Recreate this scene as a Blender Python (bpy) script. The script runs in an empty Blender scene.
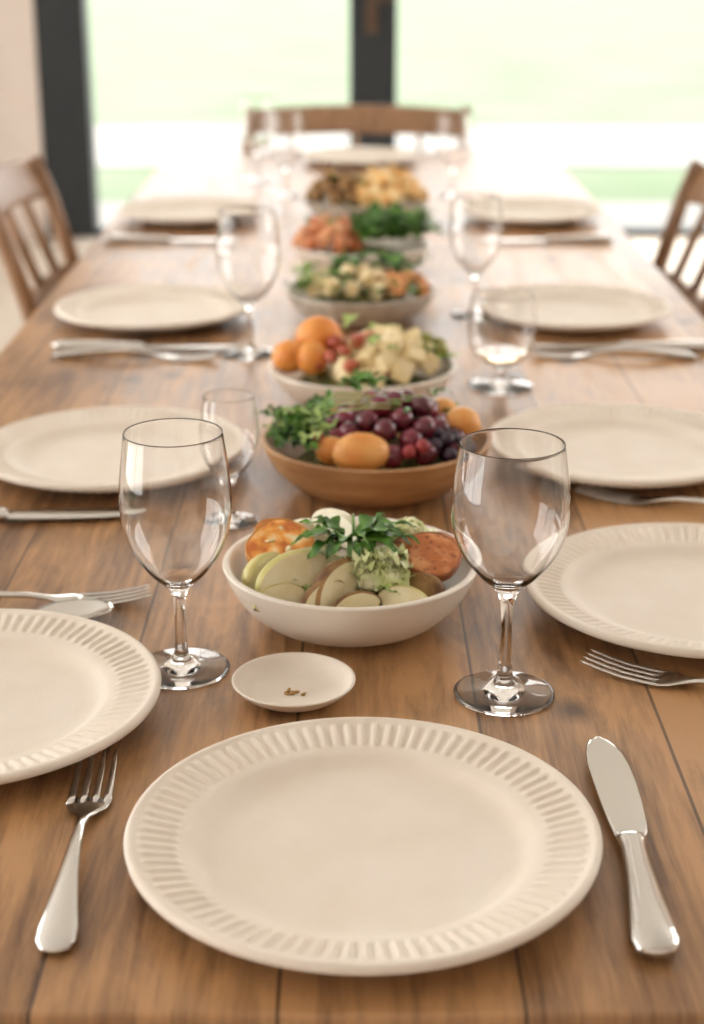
import bpy, bmesh, math, random
from mathutils import Vector, Matrix, Euler, noise
random.seed(7)
sc = bpy.context.scene
COL = sc.collection
pi = math.pi

# ------------------------------------------------------------------ materials
def mat_new(name):
    m = bpy.data.materials.new(name); m.use_nodes = True
    nt = m.node_tree; b = nt.nodes['Principled BSDF']
    return m, nt, b

def mat(name, c1, c2=None, scale=20, rough=.5, metal=0, bump=0, bscale=None, sss=0, detail=4, lo=.35, hi=.65, stretch=(1,1,1), coat=0, c3=None):
    m, nt, b = mat_new(name)
    b.inputs['Base Color'].default_value = (*c1, 1)
    b.inputs['Roughness'].default_value = rough
    b.inputs['Metallic'].default_value = metal
    if coat: b.inputs['Coat Weight'].default_value = coat
    if sss:
        b.inputs['Subsurface Weight'].default_value = sss
        b.inputs['Subsurface Radius'].default_value = (.01, .006, .003)
    tc = nt.nodes.new('ShaderNodeTexCoord')
    mp = nt.nodes.new('ShaderNodeMapping'); mp.inputs['Scale'].default_value = stretch
    nt.links.new(tc.outputs['Object'], mp.inputs['Vector'])
    if c2:
        n = nt.nodes.new('ShaderNodeTexNoise'); n.inputs['Scale'].default_value = scale; n.inputs['Detail'].default_value = detail
        r = nt.nodes.new('ShaderNodeValToRGB')
        r.color_ramp.elements[0].position = lo; r.color_ramp.elements[0].color = (*c1, 1)
        r.color_ramp.elements[1].position = hi; r.color_ramp.elements[1].color = (*c2, 1)
        if c3:
            el = r.color_ramp.elements.new((lo + hi) / 2); el.color = (*c3, 1)
        nt.links.new(mp.outputs[0], n.inputs['Vector']); nt.links.new(n.outputs['Fac'], r.inputs['Fac'])
        nt.links.new(r.outputs['Color'], b.inputs['Base Color'])
    if bump:
        n2 = nt.nodes.new('ShaderNodeTexNoise'); n2.inputs['Scale'].default_value = bscale or scale * 3
        bp = nt.nodes.new('ShaderNodeBump'); bp.inputs['Strength'].default_value = bump; bp.inputs['Distance'].default_value = .001
        nt.links.new(mp.outputs[0], n2.inputs['Vector']); nt.links.new(n2.outputs['Fac'], bp.inputs['Height'])
        nt.links.new(bp.outputs['Normal'], b.inputs['Normal'])
    return m

def wood_planks(name, ca, cb, cseam, pw, rough, knots=True, offs=0.0, spec=.5):
    m, nt, b = mat_new(name)
    N = nt.nodes.new; L = nt.links.new
    b.inputs['Specular IOR Level'].default_value = spec
    tc = N('ShaderNodeTexCoord'); sx = N('ShaderNodeSeparateXYZ'); L(tc.outputs['Object'], sx.inputs[0])
    def M(op, a, bb=None, c=None):
        n = N('ShaderNodeMath'); n.operation = op
        for i, v in enumerate([a, bb, c]):
            if v is None: continue
            if isinstance(v, (int, float)): n.inputs[i].default_value = v
            else: L(v, n.inputs[i])
        return n.outputs[0]
    u = M('ADD', M('DIVIDE', sx.outputs['X'], pw), offs)
    idx = M('FLOOR', u); fr = M('FRACT', u)
    wn = N('ShaderNodeTexWhiteNoise'); wn.noise_dimensions = '1D'; L(idx, wn.inputs['W'])
    def grain(scale, ys, dist, det):
        cx = N('ShaderNodeCombineXYZ'); L(sx.outputs['X'], cx.inputs['X'])
        L(M('ADD', M('MULTIPLY', sx.outputs['Y'], ys), M('MULTIPLY', wn.outputs['Value'], 9.0)), cx.inputs['Y'])
        L(M('MULTIPLY', wn.outputs['Value'], 5.0), cx.inputs['Z'])
        n1 = N('ShaderNodeTexNoise'); n1.inputs['Scale'].default_value = scale; n1.inputs['Detail'].default_value = det
        n1.inputs['Roughness'].default_value = .66; n1.inputs['Distortion'].default_value = dist
        L(cx.outputs[0], n1.inputs['Vector']); return n1.outputs['Fac']
    g1 = grain(28, .15, 1.3, 8); g2 = grain(170, .06, .3, 4)
    n3 = N('ShaderNodeTexNoise'); n3.inputs['Scale'].default_value = 6.5; n3.inputs['Detail'].default_value = 5
    L(tc.outputs['Object'], n3.inputs['Vector'])
    f = M('ADD', M('ADD', M('ADD', M('MULTIPLY', g1, .76), M('MULTIPLY', g2, .46)), M('MULTIPLY', wn.outputs['Value'], .18)), M('MULTIPLY', n3.outputs['Fac'], .48))
    r = N('ShaderNodeValToRGB')
    r.color_ramp.elements[0].position = 0.68; r.color_ramp.elements[0].color = (*cb, 1)
    r.color_ramp.elements[1].position = 1.0; r.color_ramp.elements[1].color = (*ca, 1)
    mid = r.color_ramp.elements.new(.85); mid.color = (*[(p * .52 + q * .48) for p, q in zip(ca, cb)], 1)
    L(f, r.inputs['Fac'])
    col = r.outputs['Color']
    if knots:
        mp = N('ShaderNodeMapping'); mp.inputs['Scale'].default_value = (5.2, 4.2, 1); mp.inputs['Location'].default_value = (.15, .2, 0); L(tc.outputs['Object'], mp.inputs['Vector'])
        v = N('ShaderNodeTexVoronoi'); v.inputs['Scale'].default_value = 1.0; v.voronoi_dimensions = '2D'; L(mp.outputs[0], v.inputs['Vector'])
        kr = N('ShaderNodeValToRGB'); kr.color_ramp.elements[0].position = .06; kr.color_ramp.elements[0].color = (1, 1, 1, 1)
        kr.color_ramp.elements[1].position = .14; kr.color_ramp.elements[1].color = (0, 0, 0, 1); L(M('ADD', v.outputs['Distance'], M('MULTIPLY', g1, .08)), kr.inputs['Fac'])
        mx = N('ShaderNodeMix'); mx.data_type = 'RGBA'; L(M('MULTIPLY', kr.outputs['Color'], .85), mx.inputs['Factor'])
        L(col, mx.inputs['A']); mx.inputs['B'].default_value = (*[c * .5 for c in cb], 1); col = mx.outputs['Result']
    sm = M('GREATER_THAN', M('ABSOLUTE', M('SUBTRACT', fr, .5)), .491)
    mx2 = N('ShaderNodeMix'); mx2.data_type = 'RGBA'; L(M('MULTIPLY', sm, .75), mx2.inputs['Factor']); L(col, mx2.inputs['A']); mx2.inputs['B'].default_value = (*cseam, 1)
    L(mx2.outputs['Result'], b.inputs['Base Color'])
    L(M('ADD', M('MULTIPLY', g1, .25), rough - .12), b.inputs['Roughness'])
    bp = N('ShaderNodeBump'); bp.inputs['Strength'].default_value = .3; bp.inputs['Distance'].default_value = .001
    L(M('SUBTRACT', M('ADD', g1, M('MULTIPLY', g2, .6)), sm), bp.inputs['Height']); L(bp.outputs['Normal'], b.inputs['Normal'])
    return m

def glass_mat(name, col=(1, 1, 1), ior=1.45):
    m, nt, b = mat_new(name)
    b.inputs['Base Color'].default_value = (*col, 1)
    b.inputs['Roughness'].default_value = 0.0
    b.inputs['IOR'].default_value = ior
    b.inputs['Transmission Weight'].default_value = 1
    return m

TABLEW = wood_planks('oak_table_wood', (.47, .252, .108), (.115, .048, .017), (.025, .010, .005), .118, .35, True, .3, .55)
FLOORW = wood_planks('pale_floor_boards', (.62, .54, .45), (.46, .38, .30), (.25, .18, .12), .16, .45, False)
CHAIRW = mat('chair_wood', (.20, .105, .05), (.32, .175, .09), 14, .42, stretch=(6, 6, 1), bump=.1)
PLATE = mat('cream_stoneware', (.755, .665, .565), (.80, .72, .63), 22, .58, bump=.14, bscale=420, detail=8)
BOWLW = mat('white_bowl_ceramic', (.77, .695, .60), (.82, .755, .665), 12, .42, bump=.08, bscale=180, coat=.1)
BOWLG = mat('grey_speckled_bowl', (.45, .40, .33), (.62, .57, .49), 60, .45, bump=.1)
BOWLO = mat('olive_wood_bowl', (.34, .17, .07), (.52, .29, .13), 16, .45, stretch=(1, 1, 5), bump=.1)
STEEL = mat('stainless_steel', (.66, .64, .61), None, rough=.12, metal=1, bump=.02, bscale=90)
GLASS = glass_mat('clear_glass')
WINE = glass_mat('pale_wine', (.97, .80, .55), 1.33)
FRAME = mat('dark_window_frame_paint', (.007, .012, .016), (.012, .017, .021), 5, .5)
BRONZE = mat('aged_bronze', (.12, .07, .045), (.07, .04, .025), 30, .4, metal=.3)
PLASTER = mat('warm_plaster', (.76, .67, .61), (.79, .71, .66), 4, .9, bump=.1, bscale=60)
CEIL = mat('ceiling_paint', (.80, .79, .77), (.83, .82, .80), 3, .9)
GRASS = mat('lawn_grass', (.100, .146, .078), (.132, .166, .108), .9, .95, bump=.5, bscale=40)
PAVE = mat('pale_paving', (.20, .20, .19), (.24, .24, .23), 3, .9)

# ------------------------------------------------------------------ mesh builder
class MB:
    def __init__(s): s.v = []; s.f = []; s.m = []
    def add(s, vs, fs, mi=0):
        o = len(s.v); s.v += [Vector(p) for p in vs]; s.f += [tuple(i + o for i in f) for f in fs]; s.m += [mi] * len(fs)
    def box(s, lo, hi, mi=0):
        x0, y0, z0 = lo; x1, y1, z1 = hi
        vs = [(x0, y0, z0), (x1, y0, z0), (x1, y1, z0), (x0, y1, z0), (x0, y0, z1), (x1, y0, z1), (x1, y1, z1), (x0, y1, z1)]
        s.add(vs, [(0, 3, 2, 1), (4, 5, 6, 7), (0, 1, 5, 4), (1, 2, 6, 5), (2, 3, 7, 6), (3, 0, 4, 7)], mi)
    def loft(s, secs, n=16, power=2.0, mi=0):
        vs = []
        for c, a, b in secs:
            c = Vector(c); a = Vector(a); b = Vector(b)
            for i in range(n):
                t = 2 * pi * i / n; ct, st = math.cos(t), math.sin(t)
                vs.append(c + a * math.copysign(abs(ct) ** (2 / power), ct) + b * math.copysign(abs(st) ** (2 / power), st))
        fs = []
        k = len(secs)
        for j in range(k - 1):
            for i in range(n):
                i2 = (i + 1) % n; fs.append((j * n + i, j * n + i2, (j + 1) * n + i2, (j + 1) * n + i))
        fs.append(tuple(range(n - 1, -1, -1))); fs.append(tuple((k - 1) * n + i for i in range(n)))
        s.add(vs, fs, mi)
    def tube(s, pts, rad, n=10, mi=0):
        pts = [Vector(p) for p in pts]; secs = []
        for i, p in enumerate(pts):
            d = (pts[min(i + 1, len(pts) - 1)] - pts[max(i - 1, 0)]).normalized()
            ref = Vector((0, 0, 1)) if abs(d.z) < .8 else Vector((1, 0, 0))
            a = d.cross(ref).normalized(); b = a.cross(d)
            r = rad[i] if isinstance(rad, (list, tuple)) else rad
            ra, rb = r if isinstance(r, (list, tuple)) else (r, r)
            secs.append((p, a * ra, -b * rb))
        s.loft(secs, n, 2, mi)
    def blob(s, c, r, rot=(0, 0, 0), amp=.08, freq=60, sub=2, mi=0, cube=0, seed=None):
        bm = bmesh.new(); bmesh.ops.create_icosphere(bm, subdivisions=sub, radius=1)
        R = Euler(rot).to_matrix(); c = Vector(c); rr = Vector(r) if not isinstance(r, (int, float)) else Vector((r, r, r))
        sd = Vector((random.random() * 50,) * 3)
        vs = []
        for v in bm.verts:
            p = v.co.copy()
            if cube:
                mxx = max(abs(p.x), abs(p.y), abs(p.z)); p = p.lerp(p / mxx * .9, cube)
            k = 1 + amp * noise.noise(p * freq / 30 + sd)
            p = Vector((p.x * rr.x, p.y * rr.y, p.z * rr.z)) * k
            vs.append(c + R @ p)
        fs = [tuple(v.index for v in f.verts) for f in bm.faces]
        bm.free(); s.add(vs, fs, mi)
    def chunk(s, c, r, rot, mi=0):
        # hand-cut cube: slightly skewed box with chamfered edges
        R = Euler(rot).to_matrix(); c = Vector(c); ch = .80
        bm = bmesh.new(); bmesh.ops.create_cube(bm, size=2)
        for v in bm.verts: v.co = Vector([q * random.uniform(.82, 1.08) for q in v.co])
        bmesh.ops.bevel(bm, geom=bm.edges[:], offset=.16, segments=2, affect='EDGES')
        bm.verts.index_update()
        vs = [c + R @ Vector((v.co.x * r[0], v.co.y * r[1], v.co.z * r[2])) for v in bm.verts]
        fs = [tuple(v.index for v in f.verts) for f in bm.faces]
        bm.free(); s.add(vs, fs, mi)
    def leaf(s, base, d, up, L, W, curl=.3, lobes=0, mi=0, ruf=.12, n=18):
        d = Vector(d).normalized(); up = Vector(up); up = (up - d * up.dot(d)).normalized(); side = d.cross(up)
        base = Vector(base); us = [-1, -.5, 0, .5, 1]; vs = []; ph = random.random() * 6
        for i in range(n + 1):
            t = i / n
            w = W * math.sin(pi * min(1, t ** .75 * .97 + .02)) + W * .04
            if lobes: w *= .70 + .30 * math.cos(2 * pi * lobes * t + .6)
            for u in us:
                p = base + d * (L * t * (1 - .18 * abs(curl) * t)) + up * (L * curl * (t * .9 - t * t * 1.3)) + side * (w * u) + up * (abs(u) * w * .35 + ruf * W * math.sin(t * 17 + ph + u * 2) * u)
                vs.append(p)
        fs = []
        for i in range(n):
            for j in range(4): fs.append((i * 5 + j, i * 5 + j + 1, i * 5 + 6 + j, i * 5 + 5 + j))
        s.add(vs, fs, mi)
    def wedge(s, c, R, arc, w, t, rot, mi=0, skin=None):
        # fruit segment: triangular section (two cut faces meeting at an inner edge, rounded skin outside)
        Rm = Euler(rot).to_matrix(); c = Vector(c); N_ = 21
        prof = [(-1.0, 0.0), (.55, 1.0)] + [(.55 + .45 * math.cos(q), math.sin(q)) for q in (1.0, .6, .2, -.2, -.6, -1.0)] + [(.55, -1.0)]
        n = len(prof); vs = []
        for i in range(N_):
            u = -1 + 2 * i / (N_ - 1); a = u * arc
            k = math.sqrt(max(0.0, 1 - (u * .985) ** 2)) ** .8
            p = Vector((R * math.sin(a), R * math.cos(a) - R, 0)); nrm = Vector((math.sin(a), math.cos(a), 0))
            for x, z in prof: vs.append(c + Rm @ (p - nrm * w * k * .25 + nrm * (w * k * x) + Vector((0, 0, t * k * z * (1 + .04 * noise.noise(Vector((u * 4, x * 2, z))))))))
        f1 = []; f2 = []
        for i in range(N_ - 1):
            for j in range(n):
                j2 = (j + 1) % n; f = (i * n + j, i * n + j2, (i + 1) * n + j2, (i + 1) * n + j)
                (f2 if 1 <= j <= n - 2 else f1).append(f)
        o = len(s.v); s.v += vs
        s.f += [tuple(q + o for q in f) for f in f1]; s.m += [mi] * len(f1)
        s.f += [tuple(q + o for q in f) for f in f2]; s.m += [mi if skin is None else skin] * len(f2)
    def disc(s, c, ra, rb, t, rot, mi=0, n=36, wob=.05, rim=None):
        Rm = Euler(rot).to_matrix(); c = Vector(c); ph = random.random() * 6
        def mk(prof, m_):
            vs = []; fs = []
            for r, z in prof:
                for i in range(n):
                    a = 2 * pi * i / n; k = 1 + wob * math.sin(3 * a + ph) + wob * .5 * math.sin(5 * a)
                    zz = z + (.0006 * noise.noise(Vector((r * 6 * math.cos(a), r * 6 * math.sin(a), ph))) if r < .9 else 0)
                    vs.append(c + Rm @ Vector((ra * r * k * math.cos(a), rb * r * k * math.sin(a), zz)))
            for j in range(len(prof) - 1):
                for i in range(n):
                    i2 = (i + 1) % n; fs.append((j * n + i, (j + 1) * n + i, (j + 1) * n + i2, j * n + i2))
            s.add(vs, fs, m_)
        mk([(0, t), (.25, t), (.5, t), (.75, t), (.90, t * .97), (.955, t * .8), (.96, t * .2)], mi)
        mk([(.93, t * .75), (.955, t * 1.0), (.985, t * .97), (1.0, t * .7), (1.0, t * .2), (1, -t * .4), (.93, -t), (0, -t)], mi if rim is None else rim)
    def obj(s, name, mats, parent=None, loc=(0, 0, 0), rot=(0, 0, 0), smooth=True, bevel=0, mesh_only=False, sharp=0):
        me = bpy.data.meshes.new(name); me.from_pydata([tuple(v) for v in s.v], [], s.f)
        if not isinstance(mats, (list, tuple)): mats = [mats]
        for mm in mats: me.materials.append(mm)
        me.polygons.foreach_set('material_index', s.m)
        me.polygons.foreach_set('use_smooth', [smooth] * len(s.f)); me.update()
        if sharp:
            try: me.set_sharp_from_angle(angle=sharp)
            except Exception: pass
        if mesh_only: return me
        return put(me, name, parent, loc, rot, bevel)

def put(me, name, parent=None, loc=(0, 0, 0), rot=(0, 0, 0), bevel=0):
    o = bpy.data.objects.new(name, me); COL.objects.link(o)
    o.location = loc; o.rotation_euler = rot
    if parent: o.parent = parent
    if bevel:
        b = o.modifiers.new('bevel', 'BEVEL'); b.width = bevel; b.segments = 2; b.limit_method = 'ANGLE'
    return o

def empty(name, loc=(0, 0, 0), rot=(0, 0, 0)):
    e = bpy.data.objects.new(name, None); e.empty_display_size = .05; COL.objects.link(e); e.location = loc; e.rotation_euler = rot
    return e

def smoothprof(pts, k=4):
    out = []; n = len(pts)
    for i in range(n - 1):
        p0 = pts[max(i - 1, 0)]; p1 = pts[i]; p2 = pts[i + 1]; p3 = pts[min(i + 2, n - 1)]
        for j in range(k):
            t = j / k
            out.append(tuple(.5 * ((2 * p1[a]) + (-p0[a] + p2[a]) * t + (2 * p0[a] - 5 * p1[a] + 4 * p2[a] - p3[a]) * t * t + (-p0[a] + 3 * p1[a] - 3 * p2[a] + p3[a]) * t ** 3) for a in (0, 1)))
    out.append(pts[-1]); return [(max(0, r), z) for r, z in out]

def lathe(prof, seg=96, zf=None, rf=None):
    mb = MB(); vs = []; fs = []
    rings = []
    for r, z in prof:
        if r < 1e-5:
            rings.append([len(vs)]); vs.append((0, 0, z)); continue
        ring = []
        for i in range(seg):
            a = 2 * pi * i / seg; zz = z + (zf(r, z, a) if zf else 0); rr = r * (1 + (rf(r, z, a) if rf else 0))
            ring.append(len(vs)); vs.append((rr * math.cos(a), rr * math.sin(a), zz))
        rings.append(ring)
    for a, b in zip(rings, rings[1:]):
        if len(a) == 1 and len(b) == 1: continue
        for i in range(seg):
            i2 = (i + 1) % seg
            if len(a) == 1: fs.append((a[0], b[i2], b[i]))
            elif len(b) == 1: fs.append((a[i], a[i2], b[0]))
            else: fs.append((a[i], a[i2], b[i2], b[i]))
    mb.add(vs, fs); return mb

TZ = .75
# ------------------------------------------------------------------ room shell
def slab(name, lo, hi, m):
    mb = MB(); mb.box(lo, hi); return mb.obj(name, m, smooth=False)
slab('floor', (-3, -1.6, -.1), (3, 7.2, 0), FLOORW)
slab('ceiling', (-3, -1.6, 2.75), (3, 7.2, 2.85), CEIL)
slab('wall_front_unseen', (-3.2, -1.8, 0), (3.2, -1.6, 2.75), PLASTER)  # unseen wall behind the camera, added to cut the daylight from there
mb = MB()
mb.box((-3, 7.0, 0), (-1.335, 7.2, 2.75)); mb.box((2.5, 7.0, 0), (3, 7.2, 2.75)); mb.box((-1.335, 7.0, 2.6), (2.5, 7.2, 2.75))
mb.obj('wall_back', PLASTER, smooth=False)
def side_wall(name, xa, xb, sill, ya):
    mb = MB()
    mb.box((xa, 4.4, 0), (xb, 7.2, 2.75)); mb.box((xa, -1.6, 0), (xb, ya, 2.75)); mb.box((xa, ya, 0), (xb, 4.4, sill)); mb.box((xa, ya, 2.6), (xb, 4.4, 2.75))
    mb.obj(name, PLASTER, smooth=False)
side_wall('wall_left', -3.2, -3, .2, -.6); side_wall('wall_right', 3, 3.2, .9, 1.4)
# garden window frame
win = empty('window_1', (0, 7.09, 0))
def wput(mb, name, m, **k): return mb.obj(name, m, win, loc=(0, -7.09, 0), **k)
mb = MB()
mb.box((-1.335, 7.02, 0), (-1.125, 7.16, 2.6)); mb.box((-.01, 7.02, 0), (.19, 7.16, 2.6)); mb.box((2.32, 7.02, 0), (2.5, 7.16, 2.6))
mb.box((-1.125, 7.03, 2.5), (2.32, 7.15, 2.6)); mb.box((-1.125, 7.03, 0), (2.32, 7.15, .03))
wput(mb, 'window_frame', FRAME, smooth=False, bevel=.006)
mb = MB()
mb.box((.06, 6.995, .86), (.105, 7.02, 1.08)); mb.tube([(.085, 7.0, 1.0), (.085, 6.95, 1.0), (.10, 6.94, 1.0), (.175, 6.94, .995)], .010, 10)
wput(mb, 'handle', BRONZE, bevel=.003)
def side_frame(name, xa, xb, sill, ya):
    mb = MB()
    n = 4
    for i in range(n + 1):
        y = ya + (4.34 - ya) * i / n; mb.box((xa, y, sill), (xb, y + .06, 2.6))
    mb.box((xa, ya, sill), (xb, 4.4, sill + .05)); mb.box((xa, ya, 2.55), (xb, 4.4, 2.6))
    mb.obj(name, FRAME, smooth=False)
side_frame('window_2', -3.13, -3.07, .2, -.6); side_frame('unseen_window_right', 3.07, 3.13, .9, 1.4)  # right-hand window is unseen, added and sized to steer the daylight
# outside
slab('patio', (-9, 7.2, -.12), (9, 8.1, -.01), PAVE)
slab('lawn', (-40, 8.1, -.2), (40, 9.45, -.02), GRASS)
slab('garden_path', (-40, 9.45, -.2), (40, 11.6, -.01), PAVE)
slab('lawn.001', (-40, 11.6, -.2), (40, 90, -.02), GRASS)

# ------------------------------------------------------------------ table
mb = MB()
x0, x1, y0, y1 = -.435, .475, .632, 3.9
mb.box((x0, y0, TZ - .035), (x1, y1, TZ))
mb.box((x0 + .06, y0 + .07, TZ - .12), (x1 - .06, y0 + .095, TZ - .035)); mb.box((x0 + .06, y1 - .095, TZ - .12), (x1 - .06, y1 - .07, TZ - .035))
mb.box((x0 + .06, y0 + .095, TZ - .12), (x0 + .085, y1 - .095, TZ - .035)); mb.box((x1 - .085, y0 + .095, TZ - .12), (x1 - .06, y1 - .095, TZ - .035))
for lx in (x0 + .05, x1 - .13):
    for ly in (y0 + .06, y1 - .14):
        mb.box((lx, ly, 0), (lx + .08, ly + .08, TZ - .035))
mb.obj('dining_table', TABLEW, smooth=False, bevel=.003)

# ------------------------------------------------------------------ chairs (faces +Y in local; backrest at local y<0)
def chair_mesh(W=.46, H=.85):
    mb = MB(); hw = W / 2
    secs = []
    for i in range(9):
        u = i / 8; y = -.0 + .40 * u; k = hw * (.90 + .1 * math.sin(pi * min(1, u * 1.2 + .1) * .5))
        zt = .455 - .008 * math.sin(pi * u)
        secs.append(((0, y, zt - .012), (k, 0, 0), (0, 0, .016)))
    mb.loft(secs, 24, 6)
    for sx in (-1, 1):
        pts = [(sx * (hw - .03), -.045, 0), (sx * (hw - .025), -.01, .22), (sx * (hw - .02), .005, .44), (sx * (hw - .018), -.02, .62), (sx * (hw - .014), -.065, .78), (sx * (hw - .012), -.09, H)]
        mb.tube(pts, [(.013, .015), (.015, .018), (.016, .019), (.015, .017), (.0145, .016), (.012, .012)], 12)
        mb.tube([(sx * (hw - .035), .40, 0), (sx * (hw - .03), .375, .25), (sx * (hw - .03), .36, .445)], [.012, .016, .018], 12)
        mb.tube([(sx * (hw - .03), 0, .2), (sx * (hw - .03), .38, .2)], .009, 8)
    mb.tube([(-(hw - .03), .38, .26), (hw - .03, .38, .26)], .009, 8)
    secs = []
    for i in range(17):
        u = -1 + 2 * i / 16; x = u * (hw - .012); z = H - .04 + .010 * (1 - u * u); y = -.085 - .03 * (1 - u * u)
        secs.append(((x, y, z), (0, .010, 0), (0, -.016, .034)))
    mb.loft(secs, 14, 4)
    secs = []
    for i in range(13):
        u = -1 + 2 * i / 12; x = u * (hw - .02); secs.append(((x, -.028 - .022 * (1 - u * u), .64), (0, .008, 0), (0, -.004, .017)))
    mb.loft(secs, 12, 4)
    for k in (-.5, 0, .5):
        x = k * (hw * 1.1); b = 1 - k * k
        mb.tube([(x, -.028 - .022 * b, .65), (x, -.06 - .025 * b, .74), (x, -.08 - .03 * b, .80)], [(.009, .006)] * 3, 8)
    return mb.obj('chair_mesh', CHAIRW, mesh_only=True)
cm = chair_mesh(); cm2 = chair_mesh(.58, .83)
for i, (x, y, rz, me) in enumerate([(-.500, 2.80, -pi / 2, cm), (.540, 2.74, pi / 2, cm), (.012, 4.06, pi, cm2), (-.56, 1.45, -pi / 2, cm), (.63, 1.45, pi / 2, cm)]):
    put(me, 'dining_chair' if i == 0 else 'dining_chair.%03d' % i, None, (x, y, 0), (0, 0, rz))

# ------------------------------------------------------------------ plates
R = .1305; NR = 88
def zrib(r, z, a):
    u = r / R
    if z < .006 or u < .775 or u > .945: return 0
    e = min(1, (u - .775) / .03, (.945 - u) / .025); e = max(0, e); e = e * e * (3 - 2 * e)
    s = math.cos(NR * a); s = max(-1, min(1, s * 1.7))
    return e * .00095 * s
top = [(0, .0062), (.2, .0062), (.45, .0063), (.60, .0066), (.655, .0076), (.695, .0102), (.72, .0130), (.742, .0145), (.765, .0152)] + [(.765 + .185 * i / 14, .0152 + .0050 * i / 14) for i in range(1, 15)] + [(.957, .0208), (.969, .0217), (.982, .0218), (.993, .0209), (1.0, .0190), (.996, .0165), (.975, .0148), (.93, .0128), (.80, .0095), (.70, .005), (.66, .001), (.63, 0), (.60, .0008), (.4, .002), (0, .002)]
pm = lathe([(r * R, z) for r, z in top], 880, zrib).obj('plate_mesh', PLATE, mesh_only=True)
plates = [(.006, .770), (-.2553, .942), (.262, 1.124), (-.231, 1.477), (.262, 1.49), (-.266, 2.109), (.295, 2.109), (-.293, 2.924), (.32, 2.924), (.02, 3.70)]
for i, (x, y) in enumerate(plates):
    put(pm, 'dinner_plate' if i == 0 else 'dinner_plate.%03d' % i, None, (x, y, TZ + .0003), (0, 0, i * .31))

# saucer
sp = smoothprof([(0, .0), (.020, 0), (.026, .001), (.036, .007), (.0405, .0115), (.0415, .013), (.0405, .0138), (.0385, .0125), (.034, .0078), (.026, .0042), (.012, .0035), (0, .0035)], 3)
e = empty('small_saucer', (-.039, .971, TZ + .0003))
lathe(sp, 96).obj('saucer', PLATE, e)
CRUMB = mat('spice_crumbs', (.25, .12, .03), (.5, .3, .08), 200, .7)
mb = MB()
for i in range(9):
    mb.blob((random.uniform(-.006, .007), random.uniform(-.006, .005), .0045), (random.uniform(.001, .003), .0012, .0010), (0, 0, random.random() * 3), .3, 60, 1)
mb.obj('crumbs', CRUMB, e)

# ------------------------------------------------------------------ glasses
wg = [(0, .0004), (.030, .0), (.0325, .0005), (.0332, .0011), (.0325, .0017), (.026, .0028), (.013, .0052), (.0062, .010), (.0043, .020), (.0037, .034), (.0038, .046), (.0050, .056), (.0095, .0635), (.019, .0725), (.029, .087), (.0358, .105), (.0378, .124), (.0368, .143), (.0342, .163), (.0330, .1717), (.0328, .1721), (.0325, .1717), (.0336, .163), (.0362, .143), (.0372, .124), (.0352, .1053), (.0284, .0877), (.0182, .0738), (.0085, .066), (0, .0645)]
def remap(p):
    r, z = p
    return (r, z * 1.2) if z < .066 else (r * 1.0, .0792 + (z - .066) * .885)
wgm = lathe(smoothprof(wg, 3), 128).obj('wine_glass_mesh', GLASS, mesh_only=True)
wgm2 = lathe(smoothprof([remap(p) for p in wg], 3), 128).obj('tall_stem_glass_mesh', GLASS, mesh_only=True)
for i, (x, y, s, me) in enumerate([(-.1185, 1.014, 1.0, wgm), (.1025, .975, 1.02, wgm2), (-.125, 1.915, 1.02, wgm), (.165, 2.13, .93, wgm), (-.105, 1.315, .66, wgm), (-.13, 3.2, .95, wgm), (-.20, 3.42, 1.0, wgm), (.20, 3.2, .93, wgm)]):
    o = put(me, 'wine_glass' if i == 0 else 'wine_glass.%03d' % i, None, (x, y, TZ + .0003)); o.scale = (s, s, s)
# short-stemmed footed glass holding a little pale wine
tg = [(0, .0004), (.033, 0), (.0362, .0006), (.0368, .0013), (.0358, .002), (.026, .0034), (.012, .0060), (.0065, .0105), (.0055, .017), (.0065, .022), (.014, .0262), (.026, .0335), (.0345, .047), (.0380, .063), (.0380, .080), (.0362, .098), (.0352, .1055), (.0349, .106), (.0346, .1055), (.0355, .098), (.0372, .080), (.0372, .063), (.0337, .0475), (.0252, .0343), (.013, .0276), (0, .0262)]
e = empty('stemmed_water_glass', (.169, 1.765, TZ + .0003))
lathe(smoothprof(tg, 3), 96).obj('footed_glass', GLASS, e)
lathe(smoothprof([(0, .0266), (.0128, .0280), (.0248, .0347), (.0298, .0412), (.0294, .0418), (.026, .0416), (0, .0416)], 3), 64).obj('pale_wine', WINE, e)

# ------------------------------------------------------------------ cutlery (local: +Y toward working end, origin at handle end)
def sec(y, z, w, t, x=0): return ((x, y, z), (w, 0, 0), (0, 0, t))
def fork_mesh(L=.205):
    mb = MB()
    mb.loft([sec(0, .0028, .002, .001), sec(.002, .0030, .0070, .0018), ((0, .008, .0036), (.0102, 0, 0), (0, 0, .0030)), sec(.018, .0044, .0108, .0036), sec(.035, .0064, .0086, .0036), sec(.06, .0088, .0058, .0032), sec(.09, .0098, .0038, .0026), sec(.112, .0082, .0030, .0022), sec(.126, .0056, .0036, .0018), sec(.134, .0040, .0072, .0013), sec(.140, .0030, .0112, .0009), sec(.147, .0022, .0130, .0008), sec(.154, .0018, .0132, .0008)], 28, 2.0)
    for k in (-1.5, -.5, .5, 1.5):
        x = k * .0072
        mb.loft([sec(.147, .0020, .0025, .0010, x), sec(.157, .0018, .0024, .0010, x), sec(.175, .0022, .0021, .0010, x * .99), sec(.190, .0042, .0018, .0009, x * .98), sec(.200, .0062, .0013, .0007, x * .97), sec(L, .0074, .0004, .0003, x * .97)], 10, 2.5)
    return mb.obj('fork_mesh', STEEL, mesh_only=True)
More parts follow.
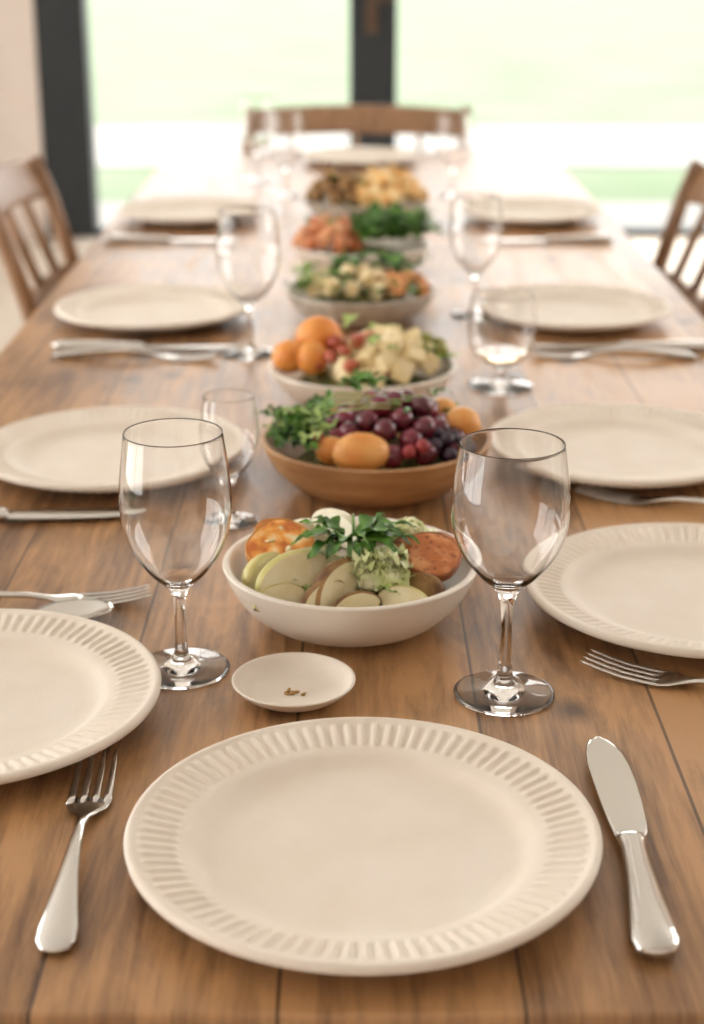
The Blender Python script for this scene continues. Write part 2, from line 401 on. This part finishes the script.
def knife_mesh():
    mb = MB()
    mb.loft([sec(0, .0062, .003, .002), sec(.003, .0062, .0095, .0044), sec(.010, .0062, .0128, .0060), sec(.022, .0062, .0128, .0062), sec(.045, .0060, .0106, .0058), sec(.075, .0058, .0082, .0052), sec(.098, .0056, .0070, .0046), sec(.106, .0055, .0078, .0050), sec(.109, .0055, .0084, .0052), sec(.112, .0055, .0078, .0038), sec(.116, .0055, .0076, .0018)], 28, 2.0)
    bl = [(.113, 0, .0085), (.118, .0006, .0098), (.13, .0004, .0112), (.15, -.0004, .0124), (.175, -.0018, .0132), (.195, -.0032, .0130), (.210, -.0042, .0117), (.220, -.0050, .0094), (.227, -.0056, .0066), (.2305, -.0060, .0038), (.2318, -.0062, .001)]
    mb.loft([sec(y, .0050, w, .0011, x) for y, x, w in bl], 20, 1.5)
    return mb.obj('knife_mesh', STEEL, mesh_only=True)
def spoon_mesh():
    mb = MB()
    mb.loft([sec(0, .0028, .002, .001), sec(.003, .003, .0085, .0018), sec(.015, .0035, .0095, .0024), sec(.035, .0055, .0075, .0022), sec(.07, .009, .005, .002), sec(.105, .0095, .0035, .0019), sec(.13, .0075, .0034, .0017), sec(.14, .007, .005, .0009)], 18, 2.4)
    vs = []; fs = []; n = 32; rings = 8
    for side in (0, 1):
        for j in range(rings + 1):
            r = j / rings
            for i in range(n):
                a = 2 * pi * i / n; yy = math.sin(a) * r * .029; xx = math.cos(a) * r * .019 * (1 + .12 * math.sin(a))
                z = .0012 + .0062 * r * r + (side and .0011)
                vs.append((xx, .166 + yy, z))
    k = n * (rings + 1)
    for j in range(rings):
        for i in range(n):
            i2 = (i + 1) % n; a = j * n
            fs.append((a + i, a + n + i, a + n + i2, a + i2)); fs.append((k + a + i, k + a + i2, k + a + n + i2, k + a + n + i))
    a = rings * n
    for i in range(n): fs.append((a + i, k + a + i, k + a + (i + 1) % n, a + (i + 1) % n))
    mb.add(vs, fs); return mb.obj('spoon_mesh', STEEL, mesh_only=True)
fm, km, sm_ = fork_mesh(), knife_mesh(), spoon_mesh()
def lay(me, base, cnt, tip, end):
    d = Vector((tip[0] - end[0], tip[1] - end[1])); rz = math.atan2(-d.x, d.y)
    put(me, base if cnt == 0 else '%s.%03d' % (base, cnt), None, (end[0], end[1], TZ + .0004), (0, 0, rz))
lay(fm, 'dinner_fork', 0, (-.1565, .882), (-.149, .678))
lay(km, 'table_knife', 0, (.161, .897), (.151, .671))
lay(fm, 'dinner_fork', 1, (.162, 1.022), (.343, .923))
lay(fm, 'dinner_fork', 2, (-.158, 1.140), (-.358, 1.112))
lay(sm_, 'table_spoon', 0, (-.182, 1.106), (-.37, 1.066))
lay(km, 'table_knife', 1, (-.185, 1.322), (-.415, 1.316))
lay(fm, 'dinner_fork', 3, (.208, 1.39), (.39, 1.30))
lay(km, 'table_knife', 2, (-.145, 1.925), (-.372, 1.940))
lay(fm, 'dinner_fork', 4, (-.165, 1.885), (-.365, 1.905))
lay(km, 'table_knife', 3, (.215, 1.945), (.445, 1.93))
lay(fm, 'dinner_fork', 5, (.215, 1.90), (.42, 1.895))
lay(km, 'table_knife', 4, (-.20, 2.68), (-.42, 2.69))
lay(km, 'table_knife', 5, (.22, 2.68), (.44, 2.69))

# ------------------------------------------------------------------ bowls & food
def bowl_prof(R, h, th=.0055):
    return smoothprof([(0, .003), (.44 * R, .002), (.47 * R, .0), (.51 * R, .0), (.54 * R, .0025), (.70 * R, .16 * h), (.86 * R, .45 * h), (.955 * R, .76 * h), (.99 * R, .93 * h), (R, .985 * h), (R - th * .25, h + .0006), (R - th * .8, h + .0004), (R - th * 1.2, .95 * h), (.955 * R - th * 1.1, .78 * h), (.85 * R - th, .52 * h), (.68 * R, .26 * h + .001), (.5 * R, .14 * h + .002), (.25 * R, .12 * h + .002), (0, .12 * h + .002)], 4)
LEAFD = mat('arugula_green', (.03, .10, .012), (.13, .30, .04), 45, .36, bump=.2, lo=.4, hi=.62)
LEAFL = mat('lettuce_green', (.24, .40, .07), (.50, .60, .22), 50, .45, bump=.2)
CAUL = mat('pale_cabbage', (.62, .68, .30), (.86, .86, .58), 70, .5, bump=.3, bscale=300)
PEAR = mat('pear_flesh', (.78, .67, .38), (.86, .79, .54), 70, .35, bump=.2, bscale=300)
PEARW = mat('white_apple_flesh', (.80, .74, .54), (.86, .81, .64), 60, .4, bump=.25, bscale=300)
GSKIN = mat('pear_skin', (.52, .48, .15), (.64, .56, .24), 60, .35)
SKIN = mat('browned_skin', (.16, .07, .025), (.42, .24, .08), 70, .5, bump=.4)
ORNG = mat('apricot_orange', (.72, .22, .03), (.82, .36, .08), 30, .45, bump=.15, bscale=300)
ORNL = mat('peach_orange', (.70, .27, .055), (.82, .43, .13), 40, .45, bump=.1)
GRAPE = mat('red_grape', (.055, .006, .014), (.22, .020, .045), 40, .25, coat=.3)
BLACKB = mat('dark_berry', (.015, .008, .02), (.05, .02, .05), 60, .3)
CHEES = mat('pale_cheese', (.76, .60, .30), (.84, .72, .46), 40, .5, bump=.2)
REDB = mat('cured_red', (.34, .045, .025), (.55, .14, .07), 60, .4)
FILL = mat('mixed_leaf_bed', (.05, .085, .015), (.26, .22, .06), 90, .6, bump=.6, bscale=200)
FIGRIM = mat('persimmon_skin', (.24, .07, .025), (.42, .14, .045), 60, .4)
SQRIM = mat('squash_rind', (.60, .24, .04), (.72, .36, .08), 60, .45)
def seeded(name, ca, cb, cs, sc_):
    m, nt, b = mat_new(name); N = nt.nodes.new; L = nt.links.new
    tc = N('ShaderNodeTexCoord'); v = N('ShaderNodeTexVoronoi'); v.inputs['Scale'].default_value = sc_; L(tc.outputs['Object'], v.inputs['Vector'])
    r = N('ShaderNodeValToRGB'); r.color_ramp.elements[0].position = .12; r.color_ramp.elements[0].color = (*cs, 1); r.color_ramp.elements[1].position = .36; r.color_ramp.elements[1].color = (1, 1, 1, 1)
    L(v.outputs['Distance'], r.inputs['Fac'])
    n = N('ShaderNodeTexNoise'); n.inputs['Scale'].default_value = sc_ * .35; L(tc.outputs['Object'], n.inputs['Vector'])
    r2 = N('ShaderNodeValToRGB'); r2.color_ramp.elements[0].position = .42; r2.color_ramp.elements[0].color = (*ca, 1); r2.color_ramp.elements[1].position = .6; r2.color_ramp.elements[1].color = (*cb, 1)
    L(n.outputs['Fac'], r2.inputs['Fac'])
    mx = N('ShaderNodeMix'); mx.data_type = 'RGBA'; mx.blend_type = 'MULTIPLY'; mx.inputs['Factor'].default_value = .85
    L(r2.outputs['Color'], mx.inputs['A']); L(r.outputs['Color'], mx.inputs['B']); L(mx.outputs['Result'], b.inputs['Base Color'])
    bp = N('ShaderNodeBump'); bp.inputs['Strength'].default_value = .5; bp.inputs['Distance'].default_value = .001; L(v.outputs['Distance'], bp.inputs['Height']); L(bp.outputs['Normal'], b.inputs['Normal'])
    b.inputs['Roughness'].default_value = .35; return m
TOAST = mat('roast_squash_flesh', (.55, .14, .02), (.88, .70, .40), 75, .35, bump=.4, bscale=250, c3=(.84, .36, .06), lo=.40, hi=.66)
FIG = seeded('grilled_persimmon_slice', (.50, .15, .035), (.72, .32, .12), (.26, .12, .07), 200)

def bowl(cnt, x, y, R, h, m, seg=96, rf=None):
    e = empty('salad_bowl' if cnt == 0 else 'salad_bowl.%03d' % cnt, (x, y, TZ + .0003))
    lathe(bowl_prof(R, h), seg, None, rf).obj('bowl', m, e)
    mb = MB()
    vs = []; n = 60; rings = 20; fs = []
    rb = R * .74
    for j in range(rings + 1):
        for i in range(n):
            r = rb * j / rings; a = 2 * pi * i / n; px, py = r * math.cos(a), r * math.sin(a)
            z = h * .42 + .020 * (1 - (j / rings) ** 2) + .008 * noise.noise(Vector((px * 90, py * 90, cnt)))
            vs.append((px, py, z))
    for j in range(rings):
        for i in range(n): fs.append((j * n + i, (j + 1) * n + i, (j + 1) * n + (i + 1) % n, j * n + (i + 1) % n))
    mb.add(vs, fs); mb.obj('leaf_bed', FILL, e)
    return e

def leaves(mb, n, cx, cy, cz, sx, sy, L, W, lobes=3, up=.6, mi=0, ruf=.12):
    for i in range(n):
        a = random.random() * 2 * pi
        mb.leaf((cx + random.uniform(-sx, sx), cy + random.uniform(-sy, sy), cz + random.uniform(-.003, .006)), (math.cos(a), math.sin(a), random.uniform(.1, up)), (0, 0, 1), L * random.uniform(.7, 1.2), W * random.uniform(.8, 1.2), random.uniform(.1, .6), lobes, mi, ruf)

# --- bowl 1 (front)
H1 = .048; e = bowl(0, -.001, 1.10, .0945, H1, BOWLW)
SH = .7
mb = MB(); mb.disc((-.052, .008, H1 + .006), .026, .023, .006, (.55, -.12, .2), 0, rim=1); mb.disc((-.056, .035, H1 + .002), .022, .018, .005, (.5, -.2, .8), 0, rim=1); mb.obj('roast_squash', [TOAST, SQRIM], e)
mb = MB()
for i in range(4):
    a = i * 1.7; mb.blob((-.050 + .010 * math.cos(a), .010 + .009 * math.sin(a), H1 + .0130 + .005 * math.sin(a)), (.004, .003, .0015), (.5, 0, a), .3, 60, 2)
mb.obj('squash_topping', CHEES, e)
mb = MB(); mb.wedge((-.006, .026, H1 + .019), .034, .78, .0115, .007, (.85, .25, -.75)); mb.wedge((.014, .032, H1 + .012), .034, .8, .012, .007, (.8, -.1, .35), 0); mb.wedge((-.026, .040, H1 + .008), .03, .8, .011, .007, (.9, .3, -.2)); mb.obj('apple_wedges', [PEARW], e, sharp=SH)
mb = MB()
mb.wedge((-.044, -.031, H1 + .006), .042, .78, .0150, .010, (.70, -.20, .50), 0, 1)
mb.wedge((-.028, -.004, H1 + .002), .03, .8, .012, .008, (.5, .1, .3), 0, 1)
mb.wedge((-.066, -.014, H1 + .000), .03, .75, .011, .008, (.9, -.2, .9), 0, 1)
mb.wedge((-.052, -.048, H1 - .008), .028, .75, .010, .008, (.6, -.1, .4), 0, 1)
mb.wedge((.040, -.052, H1 - .008), .028, .75, .010, .008, (.6, .1, -.35), 0, 1)
mb.obj('pear_wedges', [PEAR, GSKIN], e, sharp=SH)
mb = MB(); mb.wedge((-.014, -.046, H1 + .002), .034, .8, .0135, .009, (.85, -.5, .85), 0, 1); mb.wedge((-.024, -.056, H1 - .005), .03, .75, .010, .008, (.8, -.4, .7), 0, 1); mb.wedge((.002, -.058, H1 - .009), .026, .75, .009, .007, (.8, -.2, .3), 0, 1); mb.obj('aubergine_slices', [PEAR, SKIN], e, sharp=SH)
mb = MB(); mb.wedge((-.068, .004, H1 - .002), .024, .7, .007, .006, (.5, 0, 1.2)); mb.wedge((.055, .035, H1 + .0), .024, .7, .008, .006, (.5, 0, -.6)); mb.wedge((.034, -.010, H1 + .004), .02, .8, .008, .006, (.5, 0, .6)); mb.wedge((.054, -.034, H1 - .004), .022, .8, .009, .007, (.6, .1, -.5)); mb.obj('browned_slices', SKIN, e, sharp=SH)
def floret(mb, c, r, n=90):
    c = Vector(c); mb.blob(c, r * .8, (0, 0, 0), .2, 50, 2)
    for i in range(n):
        d = Vector((random.gauss(0, 1), random.gauss(0, 1), random.gauss(0, 1) + .35)).normalized()
        mb.blob(c + Vector((d.x * r, d.y * r * .85, d.z * r * .8)) * random.uniform(.78, 1.02), r * random.uniform(.09, .19), (0, 0, 0), .2, 60, 1)
mb = MB(); floret(mb, (.042, .022, H1 + .013), .014); floret(mb, (.057, .016, H1 + .008), .012)
# cabbage heart: solid core wrapped by broad, frilled leaves fanning towards the front
mb.blob((.020, -.036, H1 + .000), (.018, .012, .010), (0, 0, 0), .25, 70, 3)
for i in range(44):
    a = math.radians(random.uniform(185, 355)); q = i / 43
    mb.leaf((.021 + random.uniform(-.011, .011), -.027 + random.uniform(-.004, .004), H1 + .004 + q * .010), (math.cos(a) * .8, math.sin(a), -.50 + .85 * q), (0, 0, 1), .025 * random.uniform(.8, 1.15), .0068, .25, 0, 0, .5, 22)
mb.obj('cabbage_hearts', CAUL, e)
mb = MB(); mb.disc((.056, -.014, H1 + .008), .0255, .0215, .0048, (.42, .14, -.20), 0, rim=1); mb.disc((.067, .010, H1 + .005), .018, .015, .005, (.3, .3, .2), 0, rim=1); mb.obj('persimmon_slices', [FIG, FIGRIM], e)
mb = MB()
for a, el, L in [(200, .25, .040), (225, .05, .040), (245, .1, .036), (170, .5, .036), (150, .6, .03), (318, .1, .050), (340, .25, .050), (8, .35, .046), (300, -.1, .034), (40, .6, .032), (330, .5, .042), (275, .0, .034), (215, .5, .036), (355, .1, .042), (185, .1, .040), (258, .5, .03)]:
    r = math.radians(a); mb.leaf((.0 + .006 * math.cos(r), -.008 + .006 * math.sin(r), H1 + .020), (math.cos(r), math.sin(r), el), (0, 0, 1), L, .0088, .42, 1 if a % 2 else 2, 0, .18)
for k in range(6):
    a = math.radians(-70 + 32 * k); mb.tube([(.002, -.004, H1 + .021), (.002 + .02 * math.cos(a), -.004 + .02 * math.sin(a), H1 + .028), (.002 + .038 * math.cos(a), -.004 + .038 * math.sin(a), H1 + .024)], [.0012, .001, .0006], 6)
mb.obj('arugula_sprig', LEAFD, e)
mb = MB(); leaves(mb, 16, -.01, -.02, H1 - .010, .035, .028, .024, .009, 2, .2, ruf=.3); leaves(mb, 10, .03, .020, H1 + .002, .02, .02, .022, .009, 2, .4, ruf=.3); mb.obj('lettuce', LEAFL, e)

# --- bowl 2 (wooden, grapes)
H2 = .05; e = bowl(1, .022, 1.405, .1045, H2, BOWLO, 96, lambda r, z, a: .012 * math.sin(2 * a + 1) + .006 * math.sin(3 * a))
def heap(n, cx, cy, sx, sy, z0, z1, mn):
    pts = []; tries = 0
    while len(pts) < n and tries < 4000:
        tries += 1
        u, v = random.uniform(-1, 1), random.uniform(-1, 1)
        if u * u + v * v > 1: continue
        p = Vector((cx + u * sx, cy + v * sy, z0 + (z1 - z0) * (1 - (u * u + v * v)) + random.uniform(-.003, .003)))
        if all((p - q).length > mn for q in pts): pts.append(p)
    return pts
mb = MB()
for p in heap(54, .014, -.002, .064, .062, H2 - .004, H2 + .034, .0165): mb.blob(p, (.0108, .0108, .0118), (random.random(), random.random(), 0), .04, 30, 3)
mb.obj('grapes', GRAPE, e)
mb = MB()
for p in heap(16, .058, -.035, .024, .024, H2, H2 + .012, .009): mb.blob(p, .0068, amp=.05, sub=2)
mb.obj('dark_berries', BLACKB, e)
mb = MB()
for p in [(.028, -.066, .006), (.040, -.062, .010), (-.052, -.045, .012)]: mb.blob((p[0], p[1], H2 + p[2]), .0068, amp=.05, sub=2)
mb.obj('red_berries', mat('raspberry_red', (.25, .02, .03), (.38, .05, .05), 60, .4), e)
mb = MB(); mb.blob((-.014, -.066, H2 + .005), (.026, .019, .018), (.2, 0, .1), .05, 30, 3); mb.blob((.078, -.004, H2 + .012), (.018, .017, .017), amp=.05, sub=3); mb.blob((.062, .03, H2 + .014), (.016, .016, .014), amp=.05, sub=3); mb.blob((-.040, -.050, H2 + .002), (.015, .013, .013), amp=.05, sub=3); mb.obj('peaches', ORNL, e)
mb = MB(); leaves(mb, 60, -.070, .0, H2 + .004, .018, .050, .032, .010, 2, .9, ruf=.25); leaves(mb, 12, .070, .038, H2 + .008, .016, .016, .028, .008, 2, .8, ruf=.25)
leaves(mb, 9, -.012, .03, H2 + .036, .010, .01, .026, .010, 2, 1.3, ruf=.25); leaves(mb, 9, .010, -.01, H2 + .032, .05, .04, .022, .004, 0, .4); mb.obj('salad_leaves', LEAFD, e)
mb = MB(); leaves(mb, 16, -.066, -.01, H2 + .010, .018, .04, .028, .008, 2, .8, ruf=.25)
for k in range(4):
    y = -.03 + k * .013; mb.tube([(-.06, y, H2 + .022), (-.035, y - .012, H2 + .036 + .002 * k), (-.01, y - .014, H2 + .040), (.012 + .01 * k, y - .022, H2 + .042)], [.0009, .0009, .0008, .0006], 6)
mb.obj('herb_stems', LEAFL, e)

# --- bowl 3 (apricots + cheese)
H3 = .042; e = bowl(2, .011, 1.70, .103, H3, BOWLW)
mb = MB(); mb.blob((-.078, -.012, H3 + .012), (.020, .02, .018), amp=.05, sub=3); mb.blob((-.047, .012, H3 + .028), (.026, .024, .023), amp=.04, sub=3); mb.blob((-.054, -.02, H3 + .012), (.018, .02, .018), amp=.05, sub=3); mb.blob((-.045, .05, H3 + .018), .02, amp=.05, sub=3); mb.obj('apricots', ORNG, e)
mb = MB()
for p in heap(24, .028, -.012, .052, .060, H3 + .002, H3 + .030, .020): mb.chunk(p, [random.uniform(.009, .0135) for _ in range(3)], [random.random() * 3 for _ in range(3)])
mb.obj('cheese_chunks', CHEES, e, sharp=.5)
mb = MB()
for p in heap(24, .002, -.01, .055, .06, H3 + .008, H3 + .034, .014): mb.blob(p, [random.uniform(.005, .010) for _ in range(3)], [random.random() * 3 for _ in range(3)], .3, 50, 2)
mb.obj('cured_meat', REDB, e)
mb = MB(); leaves(mb, 16, .075, .01, H3 + .008, .015, .035, .026, .009, 2, .7); leaves(mb, 8, 0, .05, H3 + .02, .05, .015, .028, .009, 2, .7); leaves(mb, 6, .01, -.02, H3 + .028, .04, .03, .02, .006, 2, .7); mb.obj('lettuce', LEAFL, e)
mb = MB()
for p in heap(10, .07, .012, .022, .034, H3 + .006, H3 + .024, .013): mb.blob(p, (.01, .008, .008), amp=.05, sub=2)
mb.obj('green_olives', mat('olive_green', (.20, .22, .04), (.32, .3, .07), 40, .3), e)

# --- bowl 4 (greens + feta)
e = bowl(3, .011, 2.105, .1005, .042, BOWLG); H = .042
mb = MB(); leaves(mb, 34, -.055, 0, H + .008, .03, .05, .032, .011, 2, .9); mb.obj('lettuce', LEAFL, e)
mb = MB(); leaves(mb, 44, .02, .03, H + .022, .06, .03, .032, .010, 2, 1.0); leaves(mb, 18, .05, -.03, H + .005, .03, .03, .03, .01, 2, .6); leaves(mb, 16, -.04, -.03, H + .01, .03, .03, .03, .01, 2, .6); mb.obj('salad_leaves', LEAFD, e)
mb = MB()
for p in heap(12, -.015, -.02, .055, .05, H + .004, H + .024, .019): mb.chunk(p, [random.uniform(.008, .011) for _ in range(3)], [random.random() * 3 for _ in range(3)])
mb.obj('feta_cubes', CHEES, e, sharp=.5)
mb = MB()
for p in heap(16, .055, -.015, .034, .05, H + .004, H + .022, .013): mb.blob(p, (.012, .008, .008), [random.random() * 3 for _ in range(3)], .15, 50, 2)
mb.obj('roast_carrot', mat('roast_carrot', (.55, .17, .05), (.75, .40, .15), 50, .45), e)

# --- bowl 5 (salmon + spinach)
e = bowl(4, .014, 2.44, .105, .042, BOWLW)
mb = MB()
for p in heap(22, -.052, -.0, .045, .06, H + .006, H + .030, .018): mb.blob(p, (.017, .013, .01), [random.random() * 3 for _ in range(3)], .2, 50, 2)
mb.obj('roast_tomato', mat('roast_tomato_red', (.52, .13, .04), (.76, .38, .18), 50, .4), e)
mb = MB(); leaves(mb, 120, .045, .0, H + .016, .045, .06, .038, .014, 0, 1.6, ruf=.3); leaves(mb, 8, -.05, .0, H + .03, .03, .04, .02, .008, 0, 1.0); mb.obj('spinach_leaves', LEAFD, e)

# --- bowl 6 (roast vegetables)
e = bowl(5, .025, 2.90, .114, .042, BOWLG)
mb = MB()
for p in heap(24, -.045, 0, .055, .06, H + .006, H + .04, .018): mb.blob(p, (.015, .012, .01), [random.random() * 3 for _ in range(3)], .2, 50, 2)
mb.obj('roast_mushrooms', SKIN, e)
mb = MB()
for p in heap(34, .035, -.01, .065, .07, H + .006, H + .045, .019): mb.chunk(p, [random.uniform(.009, .014) for _ in range(3)], [random.random() * 3 for _ in range(3)])
mb.obj('potato_chunks', mat('roast_potato', (.78, .42, .12), (.84, .68, .38), 50, .5), e, sharp=.5)
mb = MB(); leaves(mb, 14, 0, 0, H + .03, .06, .05, .025, .009, 2, .8); mb.obj('salad_leaves', LEAFD, e)

# ------------------------------------------------------------------ light
w = bpy.data.worlds.new('sky'); sc.world = w; w.use_nodes = True
bg = w.node_tree.nodes['Background']; bg.inputs['Color'].default_value = (1.0, .980, .94, 1); bg.inputs['Strength'].default_value = 4.75
sd = bpy.data.lights.new('sun', 'SUN'); sd.energy = 4; sd.angle = math.radians(4); sd.color = (1, .96, .9)
so = bpy.data.objects.new('sun', sd); COL.objects.link(so); so.rotation_euler = (math.radians(-38), math.radians(-22), 0)

# ------------------------------------------------------------------ camera
cd = bpy.data.cameras.new('camera'); cam = bpy.data.objects.new('camera', cd); COL.objects.link(cam)
cam.location = (0, 0, 1.229); cam.rotation_euler = (math.radians(90 - 19.67), 0, 0)
cd.sensor_fit = 'VERTICAL'; cd.sensor_height = 36; cd.lens = 56.25; cd.clip_start = .05; cd.clip_end = 300
cd.dof.use_dof = True; cd.dof.focus_distance = 1.01; cd.dof.aperture_fstop = 5.4
sc.camera = cam
sc.view_settings.view_transform = 'Standard'
